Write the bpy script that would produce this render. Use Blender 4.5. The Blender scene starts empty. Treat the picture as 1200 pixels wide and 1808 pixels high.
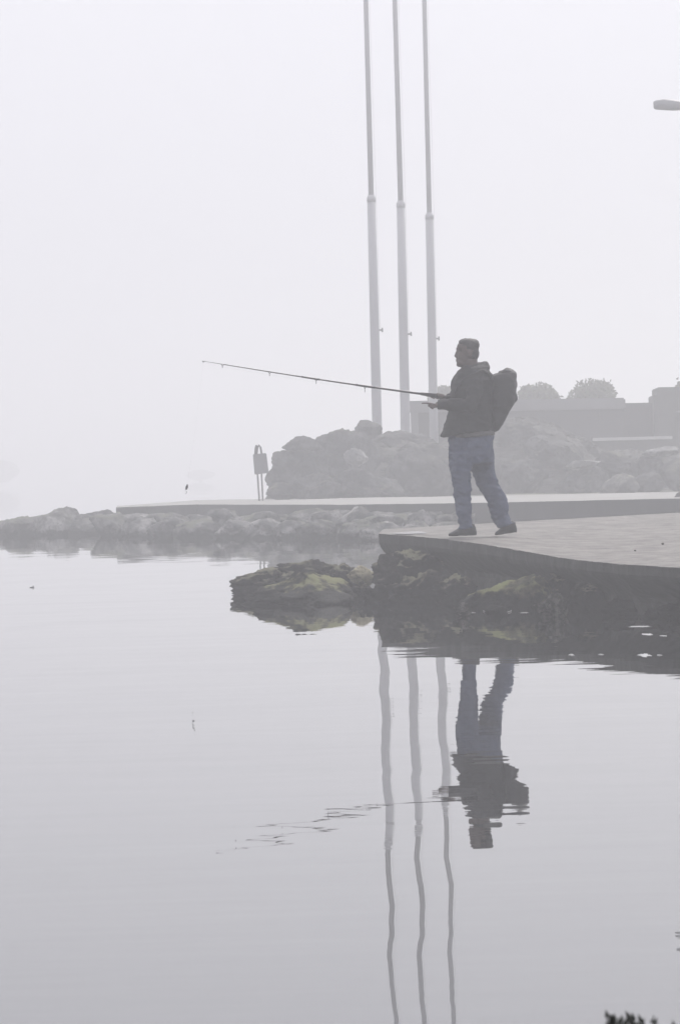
import bpy, bmesh, math, random
from mathutils import Vector, Matrix, noise

# ------------------------------------------------------------------ camera, world, sun, exposure
S = bpy.context.scene
C = S.collection
FPX = 8000.0          # focal length in photograph pixels (1200 x 1808)
HC = 1.23             # eye height above the water
ROLL = math.atan(0.02793)
PITCH = math.atan(77.7 / FPX)
Fv = Vector((0, math.cos(PITCH), -math.sin(PITCH)))
R0 = Vector((1, 0, 0)); U0 = R0.cross(Fv)
Rv = R0 * math.cos(ROLL) - U0 * math.sin(ROLL)
Uv = R0 * math.sin(ROLL) + U0 * math.cos(ROLL)
cam_d = bpy.data.cameras.new("camera"); cam = bpy.data.objects.new("camera", cam_d); C.objects.link(cam)
M = Matrix((Rv, Uv, -Fv)).transposed().to_4x4(); M.translation = (0, 0, HC)
cam.matrix_world = M
cam_d.sensor_fit = 'VERTICAL'; cam_d.sensor_height = 36; cam_d.sensor_width = 24
cam_d.lens = FPX / 1808 * 36
cam_d.clip_start = 0.1; cam_d.clip_end = 6000
cam_d.dof.use_dof = True; cam_d.dof.focus_distance = 43; cam_d.dof.aperture_fstop = 45
S.camera = cam

SUN_EL, SUN_AZ = math.radians(48), math.radians(22)     # azimuth east of the view direction (+Y)
w = bpy.data.worlds.new("World"); S.world = w; w.use_nodes = True
nt = w.node_tree; nt.nodes.clear()
wo = nt.nodes.new('ShaderNodeOutputWorld'); bg = nt.nodes.new('ShaderNodeBackground')
sky = nt.nodes.new('ShaderNodeTexSky'); sky.sky_type = 'NISHITA'; sky.sun_disc = False
sky.sun_elevation = SUN_EL; sky.sun_rotation = SUN_AZ
sky.air_density = 1.0; sky.dust_density = 8.0; sky.ozone_density = 1.0
hs = nt.nodes.new('ShaderNodeHueSaturation'); hs.inputs['Saturation'].default_value = 0.10
mx = nt.nodes.new('ShaderNodeMixRGB'); mx.inputs[0].default_value = 0.72      # stratus: a nearly even bright overcast in front of the sky
mx.inputs[2].default_value = (6.55, 6.55, 7.25, 1)
nt.links.new(sky.outputs[0], hs.inputs['Color']); nt.links.new(hs.outputs[0], mx.inputs[1])
nt.links.new(mx.outputs[0], bg.inputs[0]); bg.inputs[1].default_value = 0.10
nt.links.new(bg.outputs[0], wo.inputs[0])

sd = bpy.data.lights.new("sun", 'SUN'); so = bpy.data.objects.new("sun", sd); C.objects.link(so)
sd.energy = 1.5; sd.angle = math.radians(12); sd.color = (1, 0.96, 0.9)
sdir = Vector((math.sin(SUN_AZ) * math.cos(SUN_EL), math.cos(SUN_AZ) * math.cos(SUN_EL), math.sin(SUN_EL)))
so.rotation_euler = sdir.to_track_quat('Z', 'Y').to_euler()
S.view_settings.view_transform = 'Standard'; S.view_settings.look = 'None'
S.view_settings.exposure = 0.60; S.view_settings.gamma = 1
S.cycles.volume_bounces = 3; S.cycles.max_bounces = 10
S.cycles.use_denoising = True

# ------------------------------------------------------------------ helpers
def at(px, py, Y):
    d = Fv + Rv * ((px - 600) / FPX) + Uv * ((904 - py) / FPX)
    return Vector((0, 0, HC)) + d * (Y / d.y)
def onz(px, py, z):
    d = Fv + Rv * ((px - 600) / FPX) + Uv * ((904 - py) / FPX)
    return Vector((0, 0, HC)) + d * ((z - HC) / d.z)

def tag(o, label=None, cat=None, group=None, kind=None):
    if label: o['label'] = label
    if cat: o['category'] = cat
    if group: o['group'] = group
    if kind: o['kind'] = kind
    return o
def link(name, me, mat=None, parent=None, smooth=True):
    o = bpy.data.objects.new(name, me); C.objects.link(o)
    if mat: me.materials.append(mat)
    if smooth:
        me.polygons.foreach_set('use_smooth', [True] * len(me.polygons))
    if parent:
        o.parent = parent; o.matrix_parent_inverse = Matrix.Translation(-parent.location)
    return o
def obj(name, bm, mat=None, parent=None, smooth=True):
    bmesh.ops.recalc_face_normals(bm, faces=bm.faces[:])
    me = bpy.data.meshes.new(name); bm.to_mesh(me); bm.free()
    return link(name, me, mat, parent, smooth)
def empty(name, loc):
    o = bpy.data.objects.new(name, None); C.objects.link(o); o.location = loc; return o
def fuse(name, bm, voxel, mat, parent, smooth_it=3, wrinkle=0.0, wscale=9.0, seed=0):
    """voxel-union the shells of bm into one continuous surface"""
    me = bpy.data.meshes.new('tmp'); bm.to_mesh(me); bm.free()
    t = bpy.data.objects.new('tmp', me); C.objects.link(t)
    r = t.modifiers.new('r', 'REMESH'); r.mode = 'VOXEL'; r.voxel_size = voxel; r.adaptivity = 0
    if smooth_it:
        s = t.modifiers.new('s', 'SMOOTH'); s.iterations = smooth_it; s.factor = 0.5
    dg = bpy.context.evaluated_depsgraph_get()
    m2 = bpy.data.meshes.new_from_object(t.evaluated_get(dg))
    bpy.data.objects.remove(t); bpy.data.meshes.remove(me)
    m2.name = name
    if wrinkle:
        off = Vector((seed * 3.1, seed * 1.7, 0))
        for v in m2.vertices:
            p = v.co * wscale + off; p.z *= 1.6
            n = noise.noise(p) + 0.5 * noise.noise(p * 2.1)
            v.co += v.normal * (n * wrinkle)
    m2.materials.clear()
    return link(name, m2, mat, parent)

def box(bm, c, s, rz=0.0, ry=0.0):
    m = Matrix.Translation(c) @ Matrix.Rotation(rz, 4, 'Z') @ Matrix.Rotation(ry, 4, 'Y') @ Matrix.Diagonal((s[0], s[1], s[2], 1))
    r = bmesh.ops.create_cube(bm, size=1, matrix=m); return r['verts']
def bevel(bm, w, seg=2):
    bmesh.ops.bevel(bm, geom=bm.edges[:], offset=w, segments=seg, affect='EDGES', profile=0.6)
def tube(bm, pts, n=12, side=Vector((0, 1, 0)), cap=True, power=2.0):
    """pts: (pos, ra, rb); ra across in the frame's plane, rb along `side`"""
    rings = []
    N = len(pts)
    for i, (p, ra, rb) in enumerate(pts):
        a = Vector(pts[max(0, i - 1)][0]); b = Vector(pts[min(N - 1, i + 1)][0])
        t = (b - a).normalized()
        sv = side - t * side.dot(t)
        if sv.length < 0.05: sv = Vector((0, 0, 1)) - t * t.z
        sv.normalize(); av = t.cross(sv)
        ring = []
        for k in range(n):
            th = 2 * math.pi * k / n
            c_, s_ = math.cos(th), math.sin(th)
            if power != 2.0:
                c_ = math.copysign(abs(c_) ** (2 / power), c_); s_ = math.copysign(abs(s_) ** (2 / power), s_)
            ring.append(bm.verts.new(Vector(p) + av * (ra * c_) + sv * (rb * s_)))
        rings.append(ring)
    for i in range(N - 1):
        for k in range(n):
            bm.faces.new((rings[i][k], rings[i][(k + 1) % n], rings[i + 1][(k + 1) % n], rings[i + 1][k]))
    if cap:
        bm.faces.new(rings[0][::-1]); bm.faces.new(rings[-1])
def ell(bm, c, r, rot=None, seg=20):
    m = Matrix.Translation(c)
    if rot: m = m @ rot
    bmesh.ops.create_uvsphere(bm, u_segments=seg, v_segments=seg // 2 + 2, radius=1, matrix=m @ Matrix.Diagonal((r[0], r[1], r[2], 1)))
def loftFB(bm, rings, D, n=28, power=2.3):
    """rings: (front px, front py, back px, back py, half depth, depth offset)"""
    R = []
    for (fx, fy, bx, by, hd, do) in rings:
        f = at(fx, fy, D + do); b = at(bx, by, D + do); c = (f + b) / 2; h = (f - b) / 2
        ring = []
        for k in range(n):
            th = 2 * math.pi * k / n; c_, s_ = math.cos(th), math.sin(th)
            c_ = math.copysign(abs(c_) ** (2 / power), c_); s_ = math.copysign(abs(s_) ** (2 / power), s_)
            ring.append(bm.verts.new(c + h * c_ + Vector((0, hd * s_, 0))))
        R.append(ring)
    for i in range(len(R) - 1):
        for k in range(n):
            bm.faces.new((R[i][k], R[i][(k + 1) % n], R[i + 1][(k + 1) % n], R[i + 1][k]))
    bm.faces.new(R[0][::-1]); bm.faces.new(R[-1])

# ------------------------------------------------------------------ materials
def mat(name, base, rough=0.8, var=0.25, scale=6.0, bump=0.0, bscale=None, second=None, metallic=0.0, stretch=(1, 1, 1), spec=None):
    m = bpy.data.materials.new(name); m.use_nodes = True; t = m.node_tree; p = t.nodes['Principled BSDF']
    p.inputs['Roughness'].default_value = rough; p.inputs['Metallic'].default_value = metallic
    if spec is not None: p.inputs['Specular IOR Level'].default_value = spec
    tc = t.nodes.new('ShaderNodeTexCoord'); mp = t.nodes.new('ShaderNodeMapping'); mp.inputs['Scale'].default_value = stretch
    geo = t.nodes.new('ShaderNodeNewGeometry')
    t.links.new(geo.outputs['Position'], mp.inputs[0])
    nz = t.nodes.new('ShaderNodeTexNoise'); nz.inputs['Scale'].default_value = scale; nz.inputs['Detail'].default_value = 8; nz.inputs['Roughness'].default_value = 0.65
    t.links.new(mp.outputs[0], nz.inputs['Vector'])
    cr = t.nodes.new('ShaderNodeValToRGB'); cr.color_ramp.elements[0].position = 0.3; cr.color_ramp.elements[1].position = 0.72
    lo = tuple(c * (1 - var) for c in base); hi = second or tuple(min(1, c * (1 + var)) for c in base)
    cr.color_ramp.elements[0].color = (*lo, 1); cr.color_ramp.elements[1].color = (*hi, 1)
    t.links.new(nz.outputs[0], cr.inputs[0]); t.links.new(cr.outputs[0], p.inputs['Base Color'])
    if bump:
        n2 = t.nodes.new('ShaderNodeTexNoise'); n2.inputs['Scale'].default_value = bscale or scale * 4; n2.inputs['Detail'].default_value = 6
        t.links.new(mp.outputs[0], n2.inputs['Vector'])
        b = t.nodes.new('ShaderNodeBump'); b.inputs['Distance'].default_value = bump
        t.links.new(n2.outputs[0], b.inputs['Height']); t.links.new(b.outputs[0], p.inputs['Normal'])
    return m

def rock_mat(name, base, light, moss=(0.16, 0.19, 0.05), moss_amt=0.5, tide=0.16, dark=(0.012, 0.012, 0.012), scale=5.0, bump=0.06):
    """stone with pale lichen blotches, moss on the upward faces and the black weed band below the tide line"""
    m = bpy.data.materials.new(name); m.use_nodes = True; t = m.node_tree; p = t.nodes['Principled BSDF']; L = t.links.new
    geo = t.nodes.new('ShaderNodeNewGeometry'); sp = t.nodes.new('ShaderNodeSeparateXYZ'); L(geo.outputs['Position'], sp.inputs[0])
    sn = t.nodes.new('ShaderNodeSeparateXYZ'); L(geo.outputs['Normal'], sn.inputs[0])
    def nz(s, d=8, r=0.6):
        n = t.nodes.new('ShaderNodeTexNoise'); n.inputs['Scale'].default_value = s; n.inputs['Detail'].default_value = d; n.inputs['Roughness'].default_value = r
        L(geo.outputs['Position'], n.inputs['Vector']); return n.outputs[0]
    def math_(op, a, b=None, c=None):
        n = t.nodes.new('ShaderNodeMath'); n.operation = op
        for i, v in enumerate((a, b, c)):
            if v is None: continue
            if isinstance(v, (int, float)): n.inputs[i].default_value = v
            else: L(v, n.inputs[i])
        return n.outputs[0]
    def ramp(v, a, b):
        n = t.nodes.new('ShaderNodeMapRange'); n.inputs['From Min'].default_value = a; n.inputs['From Max'].default_value = b
        n.interpolation_type = 'SMOOTHSTEP'; L(v, n.inputs['Value']); return n.outputs[0]
    def mix(f, a, b):
        n = t.nodes.new('ShaderNodeMixRGB'); L(f, n.inputs[0])
        for i, v in ((1, a), (2, b)):
            if isinstance(v, tuple): n.inputs[i].default_value = (*v, 1)
            else: L(v, n.inputs[i])
        return n.outputs[0]
    c = mix(ramp(nz(scale), 0.42, 0.66), base, light)
    c = mix(ramp(nz(scale * 6, 4), 0.5, 0.75), c, tuple(x * 0.45 for x in base))
    mf = math_('MULTIPLY', ramp(sn.outputs[2], 0.25, 0.85), ramp(nz(scale * 0.7), 0.60 - 0.25 * moss_amt, 0.75 - 0.25 * moss_amt))
    c = mix(mf, c, moss)
    tz = math_('ADD', sp.outputs[2], math_('MULTIPLY', math_('SUBTRACT', nz(7.0), 0.5), 0.35))
    wet = ramp(tz, tide - 0.03, tide + 0.05)
    c = mix(wet, dark, c)
    L(c, p.inputs['Base Color'])
    rr = t.nodes.new('ShaderNodeMapRange'); rr.inputs['To Min'].default_value = 0.7; rr.inputs['To Max'].default_value = 0.95
    L(wet, rr.inputs['Value']); L(rr.outputs[0], p.inputs['Roughness'])
    p.inputs['Specular IOR Level'].default_value = 0.12
    b = t.nodes.new('ShaderNodeBump'); b.inputs['Distance'].default_value = bump
    L(nz(scale * 4, 8, 0.7), b.inputs['Height']); L(b.outputs[0], p.inputs['Normal'])
    return m

M_rock_near = rock_mat('weedy_rock', (0.022, 0.021, 0.020), (0.05, 0.048, 0.044), moss=(0.20, 0.195, 0.135), moss_amt=0.68, tide=0.15)
M_rock_peak = rock_mat('peaked_rock', (0.014, 0.014, 0.013), (0.040, 0.038, 0.034), moss=(0.24, 0.24, 0.13), moss_amt=0.92, tide=0.15)
M_rock_moss = rock_mat('mossy_rock', (0.05, 0.05, 0.035), (0.16, 0.15, 0.10), moss=(0.21, 0.22, 0.10), moss_amt=0.9, tide=0.13)
M_rock_pale = rock_mat('pale_rock', (0.32, 0.29, 0.20), (0.55, 0.50, 0.36), moss_amt=0.0, tide=0.02)
M_rock_barn = rock_mat('barnacled_rock', (0.03, 0.03, 0.028), (0.20, 0.195, 0.18), moss_amt=0.1, tide=-0.3, scale=14)
M_rock_far = rock_mat('quay_rock', (0.06, 0.06, 0.06), (0.24, 0.235, 0.23), moss=(0.15, 0.155, 0.12), moss_amt=0.5, tide=0.10, scale=3.0, bump=0.04)
M_rock_far2 = rock_mat('quay_rock_light', (0.10, 0.10, 0.10), (0.35, 0.34, 0.33), moss=(0.15, 0.155, 0.11), moss_amt=0.2, tide=0.08, scale=3.0, bump=0.04)
M_rock_land = rock_mat('bank_rock', (0.03, 0.03, 0.031), (0.11, 0.11, 0.11), moss=(0.13, 0.13, 0.10), moss_amt=0.4, tide=-5, scale=2.2, bump=0.04)
M_rock_land3 = rock_mat('bank_rock_mid', (0.06, 0.06, 0.06), (0.20, 0.195, 0.18), moss=(0.22, 0.22, 0.18), moss_amt=0.5, tide=-5, scale=3)
M_rock_land2 = rock_mat('bank_rock_light', (0.16, 0.16, 0.16), (0.42, 0.41, 0.40), moss=(0.15, 0.15, 0.11), moss_amt=0.1, tide=-5, scale=3, bump=0.04)

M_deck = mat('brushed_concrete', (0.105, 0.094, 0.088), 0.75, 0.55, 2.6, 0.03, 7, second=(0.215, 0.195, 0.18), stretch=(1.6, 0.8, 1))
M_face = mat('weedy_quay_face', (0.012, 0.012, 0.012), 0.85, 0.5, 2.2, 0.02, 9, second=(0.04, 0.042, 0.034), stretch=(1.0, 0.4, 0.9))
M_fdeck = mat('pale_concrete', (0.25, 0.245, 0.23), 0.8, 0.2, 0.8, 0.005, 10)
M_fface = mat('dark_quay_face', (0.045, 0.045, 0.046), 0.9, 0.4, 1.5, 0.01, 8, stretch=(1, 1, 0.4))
M_land = mat('sparse_grass_ground', (0.10, 0.105, 0.07), 0.95, 0.4, 1.2, 0.03, 6)
M_bank = mat('stony_grass_bank', (0.02, 0.02, 0.018), 0.95, 0.45, 1.8, 0.12, 5, second=(0.10, 0.097, 0.085), stretch=(0.6, 1, 2.6))
M_wall = mat('rendered_wall', (0.028, 0.028, 0.03), 0.9, 0.2, 1.0, 0.004, 12)
M_band = mat('pale_render', (0.15, 0.15, 0.155), 0.9, 0.10, 1.0, 0.004, 12)
M_block = mat('block_wall', (0.035, 0.037, 0.033), 0.9, 0.2, 1.2, 0.01, 8)
M_ledge = mat('white_ledge', (0.45, 0.45, 0.445), 0.6, 0.08, 2)
M_pole = mat('weathered_white_mast', (0.37, 0.37, 0.39), 0.55, 0.10, 1.5, stretch=(1, 1, 0.3))
M_metal = mat('dark_metal', (0.05, 0.05, 0.055), 0.5, 0.2, 20, metallic=0.4)
M_lamp = mat('lamp_housing', (0.28, 0.28, 0.29), 0.5, 0.15, 6)
M_glass = mat('lamp_glass', (0.45, 0.45, 0.46), 0.2, 0.05, 6)
M_sign = mat('grey_sign_panel', (0.13, 0.13, 0.14), 0.6, 0.15, 4)
M_leaf = mat('bush_leaf', (0.06, 0.075, 0.035), 0.8, 0.5, 5, second=(0.13, 0.14, 0.06))
M_bark = mat('bark', (0.07, 0.06, 0.05), 0.9, 0.3, 8, 0.01)
M_skin = mat('skin', (0.085, 0.058, 0.048), 0.55, 0.12, 30, 0.001, 200)
M_hair = mat('hair', (0.014, 0.011, 0.009), 0.6, 0.4, 60, 0.004, 120)
M_jacket = mat('black_jacket_cloth', (0.009, 0.009, 0.010), 0.85, 0.3, 20, 0.002, 90)
M_fleece = mat('grey_hood_lining', (0.07, 0.07, 0.065), 0.95, 0.4, 50, 0.003, 150)
M_hem = mat('grey_shirt_hem', (0.10, 0.10, 0.10), 0.9, 0.3, 30, 0.002, 90)
M_jeans = mat('blue_denim', (0.042, 0.058, 0.112), 0.85, 0.2, 5, 0.004, 40, second=(0.085, 0.105, 0.165))
M_shoe = mat('dark_shoe_leather', (0.016, 0.016, 0.018), 0.6, 0.4, 30)
M_sole = mat('rubber_sole', (0.03, 0.03, 0.03), 0.8, 0.2, 30)
M_pack = mat('black_pack_nylon', (0.010, 0.010, 0.011), 0.65, 0.3, 20, 0.002, 60)
M_rod = mat('graphite_rod', (0.008, 0.008, 0.009), 0.35, 0.2, 30)
M_cork = mat('rod_grip_foam', (0.012, 0.012, 0.012), 0.9, 0.3, 40)
M_line = mat('fishing_line', (0.5, 0.5, 0.5), 0.3, 0.05, 40)
M_reelm = mat('reel_metal', (0.22, 0.20, 0.16), 0.35, 0.3, 40, metallic=0.8)
M_eye = mat('eye', (0.12, 0.11, 0.11), 0.2, 0.1, 100)
M_weed = mat('dark_weed_leaf', (0.010, 0.012, 0.009), 0.7, 0.5, 10, second=(0.03, 0.034, 0.02))
M_foam = mat('foam', (0.30, 0.30, 0.31), 0.5, 0.1, 30)
M_foam2 = mat('thin_scum', (0.13, 0.13, 0.135), 0.5, 0.1, 30)
M_feather = mat('feather', (0.5, 0.5, 0.5), 0.6, 0.2, 30)

# water
mw = bpy.data.materials.new('calm_harbour_water'); mw.use_nodes = True; t = mw.node_tree; p = t.nodes['Principled BSDF']
p.inputs['Base Color'].default_value = (0.022, 0.023, 0.025, 1); p.inputs['Roughness'].default_value = 0.0; p.inputs['IOR'].default_value = 1.41
geo = t.nodes.new('ShaderNodeNewGeometry')
prev = None; PH = 5.3
for (sx, sy, dist, det) in ((1.6, 0.35, 0.0034, 1), (0.35, 0.42, 0.0026, 1), (1.1, 2.0, 0.0008, 1), (3.0, 8.0, 0.00013, 1)):
    mp = t.nodes.new('ShaderNodeMapping'); mp.inputs['Scale'].default_value = (sx, sy, 1); mp.inputs['Location'].default_value = (PH, PH * .7, 0)
    t.links.new(geo.outputs['Position'], mp.inputs[0])
    nz = t.nodes.new('ShaderNodeTexNoise'); nz.inputs['Scale'].default_value = 1; nz.inputs['Detail'].default_value = det; nz.inputs['Roughness'].default_value = 0.4
    t.links.new(mp.outputs[0], nz.inputs['Vector'])
    b = t.nodes.new('ShaderNodeBump'); b.inputs['Distance'].default_value = dist; b.inputs['Strength'].default_value = 1
    t.links.new(nz.outputs[0], b.inputs['Height'])
    if prev: t.links.new(prev.outputs[0], b.inputs['Normal'])
    prev = b
t.links.new(prev.outputs[0], p.inputs['Normal'])

# ------------------------------------------------------------------ setting
bm = bmesh.new()
vs = [bm.verts.new(v) for v in ((-600, -60, 0), (600, -60, 0), (600, 1500, 0), (-600, 1500, 0))]
bm.faces.new(vs)
tag(obj('water', bm, mw, smooth=False), 'calm grey harbour water', kind='structure')

def slab(name, front, back, zb, m_top, m_face, rows=14, sub=10, amp=0.004, chip=0.0, seed=0, rug=0.0):
    """front/back: lists of same length of 3-D points; makes top sheet + walls as one mesh with two materials"""
    F, B = [], []
    for i in range(len(front) - 1):
        for k in range(sub):
            f = k / sub; F.append(front[i].lerp(front[i + 1], f)); B.append(back[i].lerp(back[i + 1], f))
    F.append(front[-1]); B.append(back[-1])
    bm = bmesh.new(); n = len(F); g = []
    for j in range(rows + 1):
        row = []
        for i in range(n):
            q = F[i].lerp(B[i], (j / rows) ** 1.5)
            q.z += amp * noise.noise(Vector((q.x * 1.3 + seed, q.y * 1.3, 0)))
            if j == 0 and chip:
                q.y += chip * noise.fractal(Vector((q.x * 3 + seed, q.y * 3, 1)), 0.8, 2, 4); q.z -= 0.2 * chip * abs(noise.noise(q * 5))
            row.append(bm.verts.new(q))
        g.append(row)
    for j in range(rows):
        for i in range(n - 1):
            f = bm.faces.new((g[j][i], g[j][i + 1], g[j + 1][i + 1], g[j + 1][i])); f.material_index = 0
    def wall(edge):
        lev = 26; cols = [edge]
        for l in range(1, lev + 1):
            r = []
            for v in edge:
                z = v.co.z + (zb - v.co.z) * l / lev
                q = Vector((v.co.x, v.co.y, z))
                if 0 < l: 
                    f_ = l / lev; k_ = rug * min(1, max(0, f_ - .10) * 6); nn = noise.fractal(Vector((q.x * 1.6 + seed, q.y * 0.9, q.z * 3.2)), 0.7, 2.1, 5) + .6 * abs(noise.noise(Vector((q.x * 2.5, q.y * 1.5, q.z * 5))))
                    d = 0.012 * noise.noise(q * 4) - k_ * (.10 + .28 * nn); q.y -= d * 0.5 - k_ * .5; q.x += d * 0.9 + k_ * .75
                r.append(bm.verts.new(q))
            cols.append(r)
        for l in range(lev):
            for i in range(len(edge) - 1):
                f = bm.faces.new((cols[l][i], cols[l + 1][i], cols[l + 1][i + 1], cols[l][i + 1])); f.material_index = 1
    wall(g[0]); wall(g[-1]); wall([g[j][0] for j in range(rows + 1)]); wall([g[j][-1] for j in range(rows + 1)])
    o = obj(name, bm, None, smooth=False)
    o.data.materials.append(m_top); o.data.materials.append(m_face)
    return o

# near quay: (photo px, py of the top edge, distance)
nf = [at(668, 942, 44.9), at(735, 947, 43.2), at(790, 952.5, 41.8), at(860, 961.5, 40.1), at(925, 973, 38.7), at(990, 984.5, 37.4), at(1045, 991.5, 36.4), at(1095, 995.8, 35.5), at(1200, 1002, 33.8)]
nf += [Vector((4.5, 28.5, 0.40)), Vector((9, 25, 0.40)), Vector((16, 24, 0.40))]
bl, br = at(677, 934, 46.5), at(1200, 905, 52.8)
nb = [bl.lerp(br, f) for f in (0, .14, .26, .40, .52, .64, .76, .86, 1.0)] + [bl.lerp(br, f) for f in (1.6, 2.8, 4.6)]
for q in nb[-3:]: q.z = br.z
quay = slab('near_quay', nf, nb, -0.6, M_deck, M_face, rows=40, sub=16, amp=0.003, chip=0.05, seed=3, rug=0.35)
tag(quay, 'near concrete quay with sandy deck and dark weedy face under the angler', 'quay')
def deck_z(px, py):            # where a pixel's ray meets the near deck
    lo, hi = 36.0, 52.0
    best = None
    for i in range(400):
        D = lo + (hi - lo) * i / 399; q = at(px, py, D)
        for a in range(len(nf) - 1):
            if nf[a].x <= q.x <= nf[a + 1].x or a == len(nf) - 2:
                f = (q.x - nf[a].x) / (nf[a + 1].x - nf[a].x); P = nf[a].lerp(nf[a + 1], f); B = nb[a].lerp(nb[a + 1], f)
                g_ = max(0, min(1, (q.y - P.y) / (B.y - P.y))); z = P.z + (B.z - P.z) * g_
                if best is None or abs(q.z - z) < best[0]: best = (abs(q.z - z), q)
                break
    return best[1]

ZQ = 0.55
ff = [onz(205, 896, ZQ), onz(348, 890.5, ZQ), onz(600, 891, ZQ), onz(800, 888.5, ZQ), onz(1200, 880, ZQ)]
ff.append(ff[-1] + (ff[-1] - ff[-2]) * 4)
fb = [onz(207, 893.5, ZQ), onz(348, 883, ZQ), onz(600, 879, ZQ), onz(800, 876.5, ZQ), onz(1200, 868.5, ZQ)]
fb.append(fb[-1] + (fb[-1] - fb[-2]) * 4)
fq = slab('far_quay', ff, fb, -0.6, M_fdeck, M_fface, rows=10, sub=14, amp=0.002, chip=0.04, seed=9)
tag(fq, 'low far concrete quay fading into the fog, pale top over a dark face', 'quay')

# land behind the far quay
bm = bmesh.new()
xa = at(480, 880, 104).x
nx, ny = 60, 30; g = []
for j in range(ny + 1):
    row = []
    for i in range(nx + 1):
        x = xa + (90 - xa) * (i / nx) ** 2.0; y = 86 + (330 - 86) * (j / ny) ** 1.8
        y += max(0, 1 - i / 14) * 12
        z = 0.50 + 0.06 * noise.noise(Vector((x * .4, y * .3, 0)))
        if y < 101: z = 0.42
        if i == 0 or j == 0 or j == ny: z = -0.4
        row.append(bm.verts.new((x, y, z)))
    g.append(row)
for j in range(ny):
    for i in range(nx): bm.faces.new((g[j][i], g[j][i + 1], g[j + 1][i + 1], g[j + 1][i]))
tag(obj('ground', bm, M_land), 'flat ground behind the far quay', kind='structure')

# grassy, stony bank on the right
def bank(name, c0, outline, D, depth, m_, seed=0):
    """ridge whose crest follows outline [(px,py)], falling to the ground in front and behind"""
    bm = bmesh.new(); rows = 60; P = []
    for i in range(len(outline) - 1):
        for k in range(14):
            a, b = outline[i], outline[i + 1]; f = k / 14
            P.append((a[0] + (b[0] - a[0]) * f, a[1] + (b[1] - a[1]) * f))
    P.append(outline[-1]); g = []
    for (px, py) in P:
        q = at(px, py, D); h = q.z - 0.5; row = []
        for j in range(rows + 1):
            s = j / rows * 2 - 1
            prof = math.cos(s * math.pi / 2) ** 0.62 if abs(s) < 1 else 0
            v = Vector((q.x, q.y + s * depth, 0.42 + (h + 0.08) * prof))
            nn = noise.fractal(v * 1.6 + Vector((seed, 0, 0)), 0.8, 2.1, 5)
            cr_ = abs(noise.noise(v * 1.9)) + .5 * abs(noise.noise(v * 4.3))
            v += Vector((0.12 * nn, (-0.35 * nn + .3 * cr_) * prof, (0.08 * nn - .14 * cr_ + .04) * prof))
            row.append(bm.verts.new(v))
        g.append(row)
    for i in range(len(g) - 1):
        for j in range(rows): bm.faces.new((g[i][j], g[i + 1][j], g[i + 1][j + 1], g[i][j + 1]))
    return obj(name, bm, m_)
b_ = bank('bank', None, [(700, 872), (740, 800), (790, 778), (830, 762), (870, 745), (900, 739), (935, 741), (980, 752), (1010, 768), (1040, 786), (1070, 797), (1110, 793), (1150, 806), (1200, 800), (1290, 820), (1400, 868)], 112, 4.5, M_bank, 4)
tag(b_, 'stony grass bank behind the far quay', kind='structure')
b_ = bank('bank', None, [(474, 876), (484, 850), (500, 822), (530, 802), (570, 784), (610, 772), (660, 766), (700, 770), (735, 778), (775, 790), (830, 800)], 107.5, 3.2, M_bank, 12)
tag(b_, 'stony rubble bank under the boulder pile', kind='structure')

# ------------------------------------------------------------------ boulders
def boulder(name, c, r, mat_, seed, sub=4, facets=11, rough=0.16, rz=0.0, tilt=0.0, peak=0.0, px_=0.0):
    rnd = random.Random(seed)
    bm = bmesh.new(); bmesh.ops.create_icosphere(bm, subdivisions=sub, radius=1)
    planes = []
    for _ in range(facets):
        n = Vector((rnd.gauss(0, 1), rnd.gauss(0, 1), rnd.gauss(0, 1))).normalized(); planes.append((n, rnd.uniform(0.56, 0.86)))
    off = Vector((rnd.uniform(-50, 50), rnd.uniform(-50, 50), rnd.uniform(-50, 50)))
    Rm = Matrix.Rotation(rz, 3, 'Z') @ Matrix.Rotation(tilt, 3, 'Y')
    for v in bm.verts:
        p = v.co.copy()
        for n, d in planes:
            s = p.dot(n) - d
            if s > 0: p -= n * s * 0.96
        w1 = p + Vector((noise.noise(p * 1.7 + off), noise.noise(p * 1.7 - off), noise.noise(p * 1.3 + off * 2))) * 0.15
        nn = noise.fractal(w1 * 1.3 + off, 0.6, 2.2, 7)
        dv = noise.voronoi(w1 * 1.7 + off)[0]; dw = noise.voronoi(w1 * 4.1 - off)[0]
        rid = 1.3 * min(.5, max(0, .5 - (dv[1] - dv[0]) * 2.2)) + .5 * min(.5, max(0, .5 - (dw[1] - dw[0]) * 2.2)) + 0.3 * abs(noise.noise(w1 * 9 - off))
        p *= 1 + rough * 1.1 * nn - rough * 0.75 * (rid - 0.25)
        if peak:
            k = 1 - peak * max(0, p.z); p.x = px_ * max(0, p.z) + p.x * k; p.y *= k
        p = Vector((p.x * r[0], p.y * r[1], p.z * r[2])); v.co = Rm @ p
    for ax in range(3):
        cs_ = [v.co[ax] for v in bm.verts]; a, b = min(cs_), max(cs_)
        for v in bm.verts: v.co[ax] = (v.co[ax] - (a + b) / 2) * (2 * r[ax] / (b - a))
    me = bpy.data.meshes.new(name); bm.to_mesh(me); bm.free()
    o = link(name, me, mat_); o.location = c
    return o
def prock(px, py, wpx, hpx, D, mat_, seed, label, group=None, dep=0.8, sub=4, rough=0.16, tilt=0.0, facets=11, name='boulder', peak=0.0, px_=0.0):
    """boulder seen centred at px,py, wpx x hpx photo pixels, at distance D"""
    s = D / FPX; c = at(px, py, D)
    rx = wpx * s / 2; o = boulder(name, c, (rx, rx * dep, hpx * s / 2), mat_, seed, sub, facets, rough, 0, tilt, peak, px_)
    tag(o, label, 'boulder', group); return o

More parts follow.
